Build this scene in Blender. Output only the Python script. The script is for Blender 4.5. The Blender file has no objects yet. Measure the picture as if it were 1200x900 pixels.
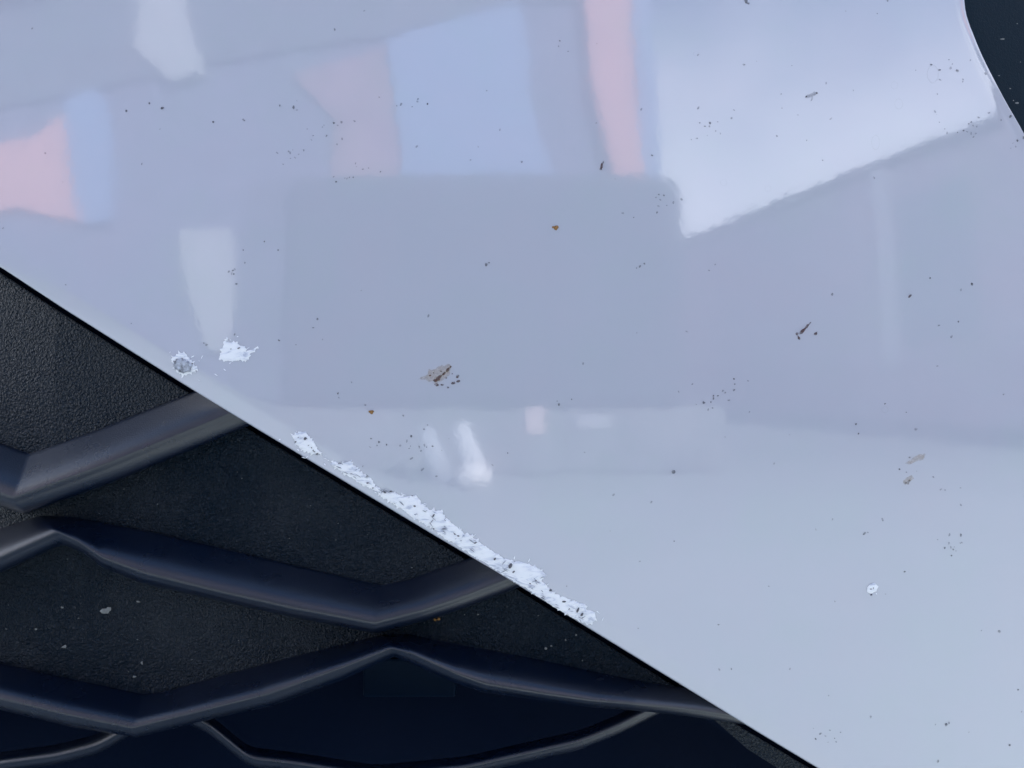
import bpy, bmesh, math, random
from mathutils import Vector
from mathutils.geometry import delaunay_2d_cdt
rnd = random.Random(7)

# ------------------------------------------------------------------ camera, sky, sun, exposure
scene = bpy.context.scene
COL = scene.collection
CAM_D, CAM_Z, FOC = 0.26, 0.62, 924.0          # distance from the bumper, height, focal length in photo pixels
cam_data = bpy.data.cameras.new("camera")
cam_data.sensor_width = 36.0
cam_data.lens = 36.0 * FOC / 1200.0
cam_data.clip_start = 0.01
cam_data.clip_end = 500.0
cam = bpy.data.objects.new("camera", cam_data)
COL.objects.link(cam)
cam.location = (0, -CAM_D, CAM_Z)
cam.rotation_euler = (math.radians(90), 0, 0)
scene.camera = cam

SUN_EL, SUN_AZ = math.radians(38), math.radians(42)      # azimuth from +Y towards +X: behind the car, to the right
world = bpy.data.worlds.new("World")
scene.world = world
world.use_nodes = True
wn = world.node_tree
wn.nodes.clear()
sky = wn.nodes.new("ShaderNodeTexSky")
sky.sky_type = 'NISHITA'
sky.sun_disc = False
sky.sun_elevation = SUN_EL
sky.sun_rotation = SUN_AZ
sky.air_density = 1.0
sky.dust_density = 1.5
sky.ozone_density = 4.0
bg = wn.nodes.new("ShaderNodeBackground")
bg.inputs[1].default_value = 0.13
CLOUD = 9.0
wo = wn.nodes.new("ShaderNodeOutputWorld")
# sunlit broken cloud, thickest low in the sky all the way round, thinning out overhead
tc = wn.nodes.new("ShaderNodeTexCoord")
sep = wn.nodes.new("ShaderNodeSeparateXYZ")
wn.links.new(tc.outputs["Generated"], sep.inputs[0])
cl = wn.nodes.new("ShaderNodeTexNoise")
cl.inputs["Scale"].default_value = 2.2
cl.inputs["Detail"].default_value = 4
cl.inputs["Roughness"].default_value = 0.5
wn.links.new(tc.outputs["Generated"], cl.inputs["Vector"])
def wmath(op, a, b):
    n = wn.nodes.new("ShaderNodeMath")
    n.operation = op
    for k, v in enumerate((a, b)):
        if isinstance(v, (int, float)):
            n.inputs[k].default_value = v
        else:
            wn.links.new(v, n.inputs[k])
    return n.outputs[0]
cover = wn.nodes.new("ShaderNodeMapRange")
cover.interpolation_type = 'SMOOTHSTEP'
cover.inputs["From Min"].default_value = 0.30
cover.inputs["From Max"].default_value = 0.74
cover.inputs["To Min"].default_value = 1.0
cover.inputs["To Max"].default_value = 0.0
wn.links.new(wmath('ADD', sep.outputs[2], wmath('MULTIPLY', wmath('SUBTRACT', cl.outputs[0], 0.5), 0.5)), cover.inputs["Value"])
cmix = wn.nodes.new("ShaderNodeMix")
cmix.data_type = 'RGBA'
wn.links.new(wmath('MULTIPLY', cover.outputs[0], 0.85), cmix.inputs[0])
wn.links.new(sky.outputs[0], cmix.inputs[6])
cmix.inputs[7].default_value = (CLOUD * 0.96, CLOUD * 0.98, CLOUD * 1.07, 1)
wn.links.new(cmix.outputs[2], bg.inputs[0])
wn.links.new(bg.outputs[0], wo.inputs[0])

sun_data = bpy.data.lights.new("sun", 'SUN')
sun_data.energy = 4.0
sun_data.angle = math.radians(0.5)
sun_data.color = (1.0, 0.975, 0.945)
sun = bpy.data.objects.new("sun", sun_data)
COL.objects.link(sun)
sdir = Vector((math.sin(SUN_AZ) * math.cos(SUN_EL), math.cos(SUN_AZ) * math.cos(SUN_EL), math.sin(SUN_EL)))
sun.rotation_euler = sdir.to_track_quat('Z', 'Y').to_euler()

vs = scene.view_settings
vs.view_transform = 'Standard'
vs.look = 'None'
vs.exposure = 1.42
vs.gamma = 1.0
vs.use_curve_mapping = False

# ------------------------------------------------------------------ helpers
def at(px, py, Y=0.0):
    """A point of the photograph placed on the upright plane Y metres behind the bumper face."""
    k = (CAM_D + Y) / FOC
    return Vector(((px - 600) * k, Y, CAM_Z + (450 - py) * k))

def new_mat(name):
    m = bpy.data.materials.new(name)
    m.use_nodes = True
    nt = m.node_tree
    return m, nt, nt.nodes["Principled BSDF"]

def N(nt, typ, **kw):
    n = nt.nodes.new(typ)
    for k, v in kw.items():
        setattr(n, k, v)
    return n

def noise(nt, scale, detail=3.0, rough=0.5, vec=None, dist=0.0):
    n = N(nt, "ShaderNodeTexNoise")
    n.inputs["Scale"].default_value = scale
    n.inputs["Detail"].default_value = detail
    n.inputs["Roughness"].default_value = rough
    n.inputs["Distortion"].default_value = dist
    if vec is not None:
        nt.links.new(vec, n.inputs["Vector"])
    return n

def coords(nt):
    return N(nt, "ShaderNodeTexCoord").outputs["Object"]

def ramp(nt, src, stops):
    r = N(nt, "ShaderNodeValToRGB")
    el = r.color_ramp.elements
    while len(el) < len(stops):
        el.new(0.5)
    for e, (p, c) in zip(el, stops):
        e.position = p
        e.color = c if len(c) == 4 else (*c, 1)
    nt.links.new(src, r.inputs[0])
    return r

def bump(nt, src, dist, strength=1.0, prev=None):
    b = N(nt, "ShaderNodeBump")
    b.inputs["Distance"].default_value = dist
    b.inputs["Strength"].default_value = strength
    nt.links.new(src, b.inputs["Height"])
    if prev is not None:
        nt.links.new(prev.outputs[0], b.inputs["Normal"])
    return b

def link_mesh(name, verts, faces, mat, parent=None, smooth=False, normals=None):
    me = bpy.data.meshes.new(name)
    me.from_pydata([tuple(v) for v in verts], [], faces)
    me.validate()
    me.materials.append(mat)
    if smooth:
        me.polygons.foreach_set("use_smooth", [True] * len(me.polygons))
    if normals is not None:
        me.normals_split_custom_set_from_vertices([tuple(n) for n in normals])
    me.update()
    o = bpy.data.objects.new(name, me)
    COL.objects.link(o)
    if parent is not None:
        o.parent = parent
    return o

def bm_obj(name, bm, mat, parent=None, smooth=False):
    me = bpy.data.meshes.new(name)
    bmesh.ops.recalc_face_normals(bm, faces=bm.faces)
    bm.to_mesh(me)
    bm.free()
    me.materials.append(mat)
    if smooth:
        me.polygons.foreach_set("use_smooth", [True] * len(me.polygons))
    o = bpy.data.objects.new(name, me)
    COL.objects.link(o)
    if parent is not None:
        o.parent = parent
    return o

def add_box(bm, lo, hi, bev=0.0, seg=2):
    v = [bm.verts.new((x, y, z)) for x in (lo[0], hi[0]) for y in (lo[1], hi[1]) for z in (lo[2], hi[2])]
    fs = []
    for a in ((0, 1, 3, 2), (4, 6, 7, 5), (0, 4, 5, 1), (2, 3, 7, 6), (0, 2, 6, 4), (1, 5, 7, 3)):
        fs.append(bm.faces.new([v[i] for i in a]))
    if bev:
        es = list({e for f in fs for e in f.edges})
        bmesh.ops.bevel(bm, geom=es, offset=bev, segments=seg, affect='EDGES', profile=0.5)

def box(name, lo, hi, mat, parent=None, bev=0.0, seg=2):
    bm = bmesh.new()
    add_box(bm, lo, hi, bev, seg)
    return bm_obj(name, bm, mat, parent)

def slab(name, pts, y0, y1, mat, parent=None):
    """A panel with outline pts (x, z), from y0 to y1."""
    n = len(pts)
    verts = [(x, y0, z) for x, z in pts] + [(x, y1, z) for x, z in pts]
    faces = [list(range(n)), list(range(2 * n - 1, n - 1, -1))]
    for i in range(n):
        j = (i + 1) % n
        faces.append([i, i + n, j + n, j])
    bm = bmesh.new()
    vv = [bm.verts.new(v) for v in verts]
    for f in faces:
        bm.faces.new([vv[i] for i in f])
    return bm_obj(name, bm, mat, parent)

def thing(name, label, cat, loc=(0, 0, 0), group=None):
    o = bpy.data.objects.new(name, None)
    COL.objects.link(o)
    o.location = loc
    o.empty_display_size = 0.05
    o["label"] = label
    o["category"] = cat
    if group:
        o["group"] = group
    return o

def tag(o, label, cat, group=None):
    o["label"] = label
    o["category"] = cat
    if group:
        o["group"] = group
    return o

def structure(o):
    o["kind"] = "structure"
    return o

# ------------------------------------------------------------------ materials
def m_paint():
    m, nt, b = new_mat("white_car_paint")
    c = coords(nt)
    n1 = noise(nt, 24, 4, 0.6, c)
    film = ramp(nt, n1.outputs[0], [(0.32, (0.462, 0.477, 0.572)), (0.5, (0.452, 0.479, 0.573)), (0.68, (0.442, 0.485, 0.563))])
    nt.links.new(film.outputs[0], b.inputs["Base Color"])
    b.inputs["Roughness"].default_value = 0.10
    b.inputs["IOR"].default_value = 1.5
    b.inputs["Coat Weight"].default_value = 1.0
    b.inputs["Coat IOR"].default_value = 1.75
    n2 = noise(nt, 22, 5, 0.6, c)
    rr = ramp(nt, n2.outputs[0], [(0.35, (0.034,) * 3), (0.75, (0.062,) * 3)])
    nt.links.new(rr.outputs[0], b.inputs["Coat Roughness"])
    peel = noise(nt, 420, 2, 0.5, c)
    wave = noise(nt, 60, 2, 0.5, c)
    b1 = bump(nt, peel.outputs[0], 0.000010)
    b2 = bump(nt, wave.outputs[0], 0.000028, 1.0, b1)
    nt.links.new(b2.outputs[0], b.inputs["Normal"])
    nt.links.new(b2.outputs[0], b.inputs["Coat Normal"])
    return m

def m_black(name, grain, rough, bump_d, dust_glint=0.0, col=(0.002, 0.007, 0.016), spec=0.5):
    m, nt, b = new_mat(name)
    c = coords(nt)
    b.inputs["Roughness"].default_value = rough
    b.inputs["Specular IOR Level"].default_value = spec
    v = noise(nt, grain, 2, 0.5, c, 0.6)
    bb = bump(nt, v.outputs[0], bump_d)
    nt.links.new(bb.outputs[0], b.inputs["Normal"])
    n = noise(nt, 1500, 3, 0.7, c)
    n2 = noise(nt, 30, 4, 0.6, c)
    mul = N(nt, "ShaderNodeMath", operation='MULTIPLY')
    nt.links.new(n.outputs[0], mul.inputs[0])
    nt.links.new(n2.outputs[0], mul.inputs[1])
    d = (col[0] + 0.14 * dust_glint, col[1] + 0.14 * dust_glint, col[2] + 0.14 * dust_glint)  # pale speckle for dust and for the grain's glints, painted into the colour
    r = ramp(nt, mul.outputs[0], [(0.20, col), (0.42, d)])
    nt.links.new(r.outputs[0], b.inputs["Base Color"])
    r2 = ramp(nt, n2.outputs[0], [(0.3, (rough - 0.05,) * 3), (0.75, (rough + 0.10,) * 3)])
    nt.links.new(r2.outputs[0], b.inputs["Roughness"])
    return m

def m_plain(name, col, rough=0.6, var=0.12, scale=8.0, spec=0.5):
    m, nt, b = new_mat(name)
    n = noise(nt, scale, 5, 0.6, coords(nt))
    lo = tuple(x * (1 - var) for x in col)
    hi = tuple(min(1, x * (1 + var)) for x in col)
    r = ramp(nt, n.outputs[0], [(0.3, lo), (0.7, hi)])
    nt.links.new(r.outputs[0], b.inputs["Base Color"])
    b.inputs["Roughness"].default_value = rough
    b.inputs["Specular IOR Level"].default_value = spec
    return m

def m_scrape():
    m, nt, b = new_mat("scraped_white_paint")
    c = coords(nt)
    mp = N(nt, "ShaderNodeMapping")
    mp.inputs["Rotation"].default_value = (0, math.radians(33), 0)
    mp.inputs["Scale"].default_value = (0.45, 1, 1.6)
    nt.links.new(c, mp.inputs["Vector"])
    n = noise(nt, 300, 5, 0.62, mp.outputs[0], 1.2)
    r = ramp(nt, n.outputs[0], [(0.32, (0.50, 0.54, 0.65)), (0.40, (0.70, 0.74, 0.84)), (0.48, (0.86, 0.89, 0.95)), (0.7, (0.89, 0.92, 0.97))])
    nt.links.new(r.outputs[0], b.inputs["Base Color"])
    b.inputs["Roughness"].default_value = 0.8
    b.inputs["Specular IOR Level"].default_value = 0.25
    bb = bump(nt, n.outputs[0], 0.00006)
    nt.links.new(bb.outputs[0], b.inputs["Normal"])
    return m

def m_film(name, col, alpha, scale=1200):
    """A thin dried film that the paint shows through."""
    m, nt, b = new_mat(name)
    n = noise(nt, scale, 4, 0.7, coords(nt))
    r = ramp(nt, n.outputs[0], [(0.35, (alpha * 0.35,) * 3), (0.65, (min(1, alpha * 1.4),) * 3)])
    nt.links.new(r.outputs[0], b.inputs["Alpha"])
    b.inputs["Base Color"].default_value = (*col, 1)
    b.inputs["Roughness"].default_value = 0.7
    return m

PAINT = m_paint()
PLATE = m_black("grained_black_plastic", 1200, 0.33, 0.0030, 0.13, spec=0.30, col=(0.001, 0.009, 0.021))
BAR = m_black("satin_black_plastic", 2300, 0.27, 0.00010, 0.03, (0.0007, 0.005, 0.018), spec=0.85)
GLOSS = m_black("dark_trim_plastic", 1500, 0.42, 0.00008, 0.03, (0.001, 0.011, 0.022), spec=0.07)
DEEP = m_black("dark_core", 500, 0.6, 0.0001, 0.0, (0.0004, 0.0048, 0.019), spec=0.06)
GLEAM = m_black("gleam_plastic", 800, 0.5, 0.0001, 0.0, (0.001, 0.010, 0.029), spec=0.08)
SCRAPE = m_scrape()
PIT = m_plain("pitted_primer", (0.10, 0.10, 0.12), 0.8, 0.4, 900)
CHIP = m_plain("grey_chip", (0.33, 0.36, 0.43), 0.6, 0.8, 700)
DIRT = m_film("dark_dirt", (0.05, 0.045, 0.06), 0.55, 700)
FAINT = m_film("faint_dirt_film", (0.13, 0.13, 0.16), 0.36)
BROWN = m_film("dried_brown_residue", (0.09, 0.04, 0.04), 0.72, 900)
RUST = m_plain("orange_brown_residue", (0.25, 0.13, 0.04), 0.7, 0.4, 1200)
TAN = m_film("tan_residue_film", (0.44, 0.30, 0.13), 0.26)
WATER = m_film("dried_water_mark", (0.40, 0.41, 0.45), 0.07)
FLECK = m_plain("pale_fleck", (0.17, 0.185, 0.19), 0.8, 0.3, 900)

# ------------------------------------------------------------------ the white bumper
RX, RZ = 1.5, 1.2
def face_y(x, z):
    return x * x / (2 * RX) + (z - CAM_Z) ** 2 / (2 * RZ)

# edge against the grille (runs down to the right) and against the dark lamp trim, photo pixels at the face
GRILLE_EDGE = [(-900, -120), (-600, -20), (-300, 130), (-120, 241), (0, 315), (70, 361), (135, 402), (205, 446), (270, 486), (350, 534),
               (430, 582), (505, 627), (580, 671), (665, 723), (750, 775), (830, 824), (890, 861), (955, 900), (1050, 957), (1200, 1048), (1400, 1168), (1600, 1288)]
LAMP_EDGE = [(1130, -520), (1127, -380), (1124, -240), (1123, -160), (1123, -100), (1125, -50), (1129, 0), (1132, 20), (1140, 42), (1150, 66), (1164, 94), (1180, 124), (1194, 148),
             (1212, 182), (1240, 232), (1275, 285), (1320, 335), (1380, 372), (1460, 395), (1560, 405), (1700, 408), (1900, 408)]

def dense(pts, step):
    out = []
    for a, b in zip(pts, pts[1:]):
        a, b = Vector(a), Vector(b)
        k = max(1, int((b - a).length / step))
        for i in range(k):
            out.append(a.lerp(b, i / k))
    out.append(Vector(pts[-1]))
    return out

def spline(pts, step):
    """Catmull-Rom through pts."""
    P = [Vector(p) for p in pts]
    P = [P[0] * 2 - P[1]] + P + [P[-1] * 2 - P[-2]]
    out = []
    for i in range(1, len(P) - 2):
        p0, p1, p2, p3 = P[i - 1:i + 3]
        k = max(1, int((p2 - p1).length / step))
        for j in range(k):
            t = j / k
            out.append(0.5 * ((2 * p1) + (p2 - p0) * t + (2 * p0 - 5 * p1 + 4 * p2 - p3) * t * t + (3 * p1 - p0 - 3 * p2 + p3) * t ** 3))
    out.append(P[-2])
    return out

PXM = CAM_D / FOC
def xz(p, depth=0.0):
    k = (CAM_D + depth) / FOC
    return Vector(((p[0] - 600) * k, CAM_Z + (450 - p[1]) * k))

def face_xz(p):
    """Photo pixel to (x, z) on the curved face."""
    q = xz(p)
    for _ in range(6):
        q = xz(p, face_y(q.x, q.y))
    return q

grille_line = [face_xz(p) for p in dense(GRILLE_EDGE, 14)]
lamp_line = [face_xz(p) for p in spline(LAMP_EDGE, 10)]

LIP_G = dict(w=0.0056, tilt=0.17, r=0.0008)
LIP_L = dict(w=0.0029, tilt=-0.30, r=0.0004)
def lip(s, L, scale=1.0):
    """How far the face has rolled back at distance s from its edge."""
    w = L['w'] * scale
    e = 0.0006
    u = (w - s) / e
    soft = e * (math.log1p(math.exp(u)) if u < 30 else u)      # a crease with a small radius
    d = L['tilt'] * soft
    r = L['r']
    if s < r:
        d += 1.6 * (r - math.sqrt(max(0.0, r * r - (r - s) ** 2)))
    return d

def seg_dist(p, line):
    best = 1e9
    for a, b in zip(line, line[1:]):
        ab = b - a
        t = max(0.0, min(1.0, (p - a).dot(ab) / ab.length_squared))
        d = (p - a - ab * t).length_squared
        if d < best:
            best = d
    return math.sqrt(best)

def gscale(x):
    return 1.05 - 1.2 * max(-0.2, min(0.12, x))      # the lip narrows to the lower right

def surf(x, z):
    p = Vector((x, z))
    y = face_y(x, z)
    d = seg_dist(p, grille_line)
    if d < 0.02:
        y += lip(d, LIP_G, gscale(x))
    d = seg_dist(p, lamp_line)
    if d < 0.02:
        y += lip(d, LIP_L)
    return y

def surf_n(x, z, h=0.00008):
    gx = (surf(x + h, z) - surf(x - h, z)) / (2 * h)
    gz = (surf(x, z + h) - surf(x, z - h)) / (2 * h)
    return Vector((gx, -1, gz)).normalized()

car = thing("car", "white car with scraped glossy front bumper beside a black honeycomb grille", "car", (0, 0.8, 0))
CAR_OFF = Vector(car.location)
def to_car(v):
    return Vector(v) - CAR_OFF

def side_normals(line, flip):
    out = []
    for i in range(len(line)):
        a = line[max(0, i - 1)]
        b = line[min(len(line) - 1, i + 1)]
        t = (b - a).normalized()
        out.append(Vector((-t.y, t.x)) * flip)
    return out

def build_bumper():
    V, NN, F = [], [], []
    def add(x, y, z, n):
        V.append(to_car((x, y, z)))
        NN.append(n)
        return len(V) - 1
    inner = {}
    for key, line, L, flip in (('g', grille_line, LIP_G, 1), ('l', lamp_line, LIP_L, 1)):
        nrm = side_normals(line, flip)
        if key == 'l':
            nrm = [-n for n in nrm] if nrm[len(nrm) // 3].x > 0 else nrm
        if key == 'g':
            nrm = [-n for n in nrm] if nrm[len(nrm) // 2].x < 0 else nrm
        rows = []
        for i, (p, nn) in enumerate(zip(line, nrm)):
            sc = gscale(p.x) if key == 'g' else 1.0
            w = L['w'] * sc
            ss = [0.0, 0.00003, 0.00012, 0.0003, 0.0006, L['r'], 0.3 * w + L['r'] * 0.5] + [w + k * 0.0004 for k in (-3, -2, -1.2, -0.6, 0, 0.6, 1.2, 2, 3, 4.5)] + [w + 0.004]
            row = []
            # the return behind the edge
            q0 = face_y(p.x, p.y) + lip(0, L, sc)
            out = Vector((-nn.x, 0, -nn.y))
            row.append(add(p.x + nn.x * 0.0004, q0 + 0.012, p.y + nn.y * 0.0004, out))
            row.append(add(p.x, q0, p.y, (out + Vector((0, -0.25, 0))).normalized()))
            for s in ss[1:]:
                x, z = p.x + nn.x * s, p.y + nn.y * s
                y = face_y(x, z) + lip(s, L, sc)
                h = min(0.00005, s * 0.4)
                dl = (lip(s + h, L, sc) - lip(s - h, L, sc)) / (2 * h)
                g = Vector((x / RX + dl * nn.x, -1, (z - CAM_Z) / RZ + dl * nn.y)).normalized()
                row.append(add(x, y, z, g))
            rows.append(row)
        for a, b in zip(rows, rows[1:]):
            for k in range(len(a) - 1):
                F.append([a[k], b[k], b[k + 1], a[k + 1]])
        inner[key] = [r[-1] for r in rows]
    # the open face, filled between the two lips and the far borders
    def pt2(i):
        v = V[i] + CAR_OFF
        return Vector((v.x, v.z))
    loop = list(inner['g'])                                  # runs to the lower right
    gx = pt2(loop[-1])
    right = pt2(inner['l'][-1]).x
    def addf(x, z):
        y = face_y(x, z)
        return add(x, y, z, Vector((x / RX, -1, (z - CAM_Z) / RZ)).normalized())
    loop.append(addf(right, gx.y))
    for k in range(1, 12):
        loop.append(addf(right, gx.y + (pt2(inner['l'][-1]).y - gx.y) * k / 12))
    loop += inner['l'][::-1]                                 # back along the lamp trim to the top
    a, b = pt2(inner['l'][0]), pt2(inner['g'][0])
    for k in range(1, 30):
        loop.append(addf(a.x + (b.x - a.x) * k / 30, a.y))
    loop.append(addf(b.x, a.y))
    for k in range(1, 8):
        loop.append(addf(b.x, a.y + (b.y - a.y) * k / 8))
    pts = [pt2(i) for i in loop]
    n0 = len(pts)
    poly = [tuple(p) for p in pts]
    def inside(x, z):
        c = False
        j = n0 - 1
        for i in range(n0):
            xi, zi = poly[i]
            xj, zj = poly[j]
            if (zi > z) != (zj > z) and x < (xj - xi) * (z - zi) / (zj - zi) + xi:
                c = not c
            j = i
        return c
    extra = []
    st = 0.009
    x = min(p[0] for p in poly)
    while x < right:
        z = min(p[1] for p in poly)
        while z < max(p[1] for p in poly):
            xx, zz = x + rnd.uniform(-1, 1) * st * 0.1, z + rnd.uniform(-1, 1) * st * 0.1
            if inside(xx, zz):
                dd = min((p[0] - xx) ** 2 + (p[1] - zz) ** 2 for p in poly)
                if dd > (st * 0.45) ** 2:
                    extra.append(Vector((xx, zz)))
            z += st
        x += st
    allp = pts + extra
    idx = loop + [addf(p.x, p.y) for p in extra]
    vo, eo, fo, ov, oe, of = delaunay_2d_cdt(allp, [], [list(range(n0))], 1, 1e-7)
    for f in fo:
        ids = [idx[ov[k][0]] for k in f]
        F.append(ids)
    # one winding for all: faces look to -Y
    F2 = []
    for f in F:
        p = [V[i] for i in f[:3]]
        nrm = (p[1] - p[0]).cross(p[2] - p[0])
        ref = NN[f[0]] + NN[f[1]] + NN[f[2]]
        F2.append(f if nrm.dot(ref) > 0 else f[::-1])
    return link_mesh("bumper", V, F2, PAINT, car, True, NN)
bumper = build_bumper()
bumper["label"] = "glossy white bumper panel with bare scrapes along its lower edge"

# ------------------------------------------------------------------ the rest of the car front
TOPZ = face_xz((600, -520)).y
bm = bmesh.new()                                            # bonnet: rises and runs back from the top of the bumper
nx, ny = 24, 12
gridv = []
for j in range(ny + 1):
    t = j / ny
    row = []
    for i in range(nx + 1):
        x = -0.95 + 1.42 * i / nx
        y = face_y(x, TOPZ) + 0.002 + 1.0 * t
        z = TOPZ + 0.004 + 0.17 * math.sin(t * math.pi / 2) - 0.05 * (x + 0.3) ** 2
        row.append(bm.verts.new(to_car((x, y, z))))
    gridv.append(row)
for a, b in zip(gridv, gridv[1:]):
    for i in range(nx):
        bm.faces.new((a[i], a[i + 1], b[i + 1], b[i]))
bm_obj("bonnet", bm, PAINT, car, True)
bm = bmesh.new()
lo, hi = to_car((-0.95, 0.16, 0.22)), to_car((0.46, 1.1, TOPZ - 0.06))
add_box(bm, lo, hi, 0.01)
bm_obj("engine_bay", bm, DEEP, car)
bm = bmesh.new()
add_box(bm, to_car((-0.95, 1.1, 0.3)), to_car((0.46, 3.4, 1.0)), 0.08, 3)
bm_obj("body_shell", bm, PAINT, car)
bm = bmesh.new()
add_box(bm, to_car((-0.88, 1.25, 1.01)), to_car((0.40, 3.0, 1.44)), 0.18, 4)
bm_obj("cabin", bm, GLOSS, car)
wheel_bm = bmesh.new()
bmesh.ops.create_cone(wheel_bm, cap_ends=True, segments=40, radius1=0.3, radius2=0.3, depth=0.2)
bmesh.ops.rotate(wheel_bm, verts=wheel_bm.verts, matrix=__import__("mathutils").Matrix.Rotation(math.pi / 2, 3, 'Y'))
w0 = bm_obj("wheel", wheel_bm, DEEP, car)
w0.location = to_car((-0.84, 0.75, 0.3))
for pos in ((0.35, 0.75, 0.3), (-0.84, 2.9, 0.3), (0.35, 2.9, 0.3)):
    w = w0.copy()
    COL.objects.link(w)
    w.parent = car
    w.location = to_car(pos)

# ------------------------------------------------------------------ dark lamp trim, upper right
trim = None
def build_trim():
    off = 0.0016
    line = lamp_line
    nrm = side_normals(line, 1)
    if nrm[len(nrm) // 3].x < 0:
        nrm = [-n for n in nrm]
    rim = [p + n * off for p, n in zip(line, nrm)]
    pts = rim[:]
    top = rim[0].y
    right = rim[-1].x
    pts += [Vector((right, rim[-1].y + (top - rim[-1].y) * k / 8)) for k in range(1, 8)] + [Vector((right, top))]
    V, F = [], []
    n = len(pts)
    cx = sum((p.x for p in pts)) / n
    cz = sum((p.y for p in pts)) / n
    c = Vector((cx, cz))
    shr = lambda p, k: p + (c - p).normalized() * k
    rings = [(0.0, 0.020), (0.0, 0.0082), (0.0005, 0.0068), (0.0015, 0.0058), (0.004, 0.0050)]
    for s, d in rings:
        for p in pts:
            q = shr(p, s)
            V.append(to_car((q.x, face_y(q.x, q.y) + d + 0.004, q.y)))
    for r in range(len(rings) - 1):
        for i in range(n):
            j = (i + 1) % n
            F.append([r * n + i, r * n + j, (r + 1) * n + j, (r + 1) * n + i])
    base = (len(rings) - 1) * n
    last = [shr(p, rings[-1][0]) for p in pts]
    fo = delaunay_2d_cdt(last, [], [list(range(n))], 1, 1e-7)
    for f in fo[2]:
        F.append([base + fo[3][k][0] for k in f])
    bm = bmesh.new()
    vv = [bm.verts.new(v) for v in V]
    for f in F:
        try:
            bm.faces.new([vv[i] for i in f])
        except ValueError:
            pass
    return bm_obj("lamp_trim", bm, GLOSS, car)
trim = build_trim()

# ------------------------------------------------------------------ the black grille
grille = bpy.data.objects.new("grille", None)
COL.objects.link(grille)
grille.parent = car
grille["label"] = "black plastic honeycomb grille with closed grained cells above and open cells below"
Y_PLATE, Y_NOSE, Y_LOW = 0.0145, 0.0015, 0.034

PLATES = []
def on_plate(x, y):
    for poly in PLATES:
        c, j = False, len(poly) - 1
        for i in range(len(poly)):
            if (poly[i][1] > y) != (poly[j][1] > y) and x < (poly[j][0] - poly[i][0]) * (y - poly[i][1]) / (poly[j][1] - poly[i][1]) + poly[i][0]:
                c = not c
            j = i
        if c:
            return True
    return False

def gat(px, py, d):
    """A point d metres behind the grille's front, which sweeps back towards the middle of the car like the bumper does."""
    p = at(px, py, d)
    for _ in range(5):
        p = at(px, py, d + 0.75 * max(0.0, -p.x - 0.10) ** 2)
    return p

def plate(pts, depth=Y_PLATE, thick=0.004, name="blank_plate", sink=0.0):
    """A closed cell of the honeycomb: a flat grained plate with a small rounded edge."""
    PLATES.append([tuple(p) for p in pts])
    P = [Vector(p) for p in pts]
    c = sum(P, Vector((0, 0))) / len(P)
    n = len(P)
    V, F = [], []
    for s, d in ((0, thick), (0, 0.0008), (1.6, 0.0002), (4, 0.0)):
        for p in P:
            q = p + (c - p).normalized() * s
            V.append(to_car(gat(q.x, q.y, depth + d)))
    for r in range(3):
        for i in range(n):
            j = (i + 1) % n
            F.append([r * n + i, r * n + j, (r + 1) * n + j, (r + 1) * n + i])
    F.append(list(range(3 * n, 4 * n)))
    bm = bmesh.new()
    vv = [bm.verts.new(v) for v in V]
    for f in F:
        bm.faces.new([vv[i] for i in f])
    return bm_obj(name, bm, PLATE, grille)

def edge_at(x, shift=0.0):
    for a, b in zip(GRILLE_EDGE, GRILLE_EDGE[1:]):
        if a[0] <= x <= b[0]:
            return a[1] + (b[1] - a[1]) * (x - a[0]) / (b[0] - a[0]) + shift
E_GAP = 4
def edge_run(x0, x1):
    xs = [x0] + [p[0] for p in GRILLE_EDGE if x0 < p[0] < x1] + [x1]
    return [(x, edge_at(x, E_GAP)) for x in xs]

plate(edge_run(-600, 300) + [(290, 512), (60, 600), (0, 592), (-300, 478), (-600, 370)])
plate(edge_run(262, 552) + [(500, 700), (440, 720), (200, 680), (90, 640), (40, 600), (60, 578)])
plate([(-640, 400), (-520, 398), (-300, 475), (-60, 565), (20, 590), (62, 600), (40, 625), (-80, 680), (-285, 765), (-460, 690), (-640, 615)])
plate([(40, 625), (90, 625), (180, 670), (440, 725), (470, 735), (430, 765), (300, 800), (160, 832), (70, 815), (-60, 782), (-200, 760), (-240, 755), (-120, 690)])
plate([(-640, 600), (-460, 680), (-285, 770), (-300, 785), (-640, 862)])
plate(edge_run(545, 1100) + [(1070, 1000), (880, 880), (830, 835), (760, 815), (600, 795), (490, 762), (455, 744), (480, 712)])

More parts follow.
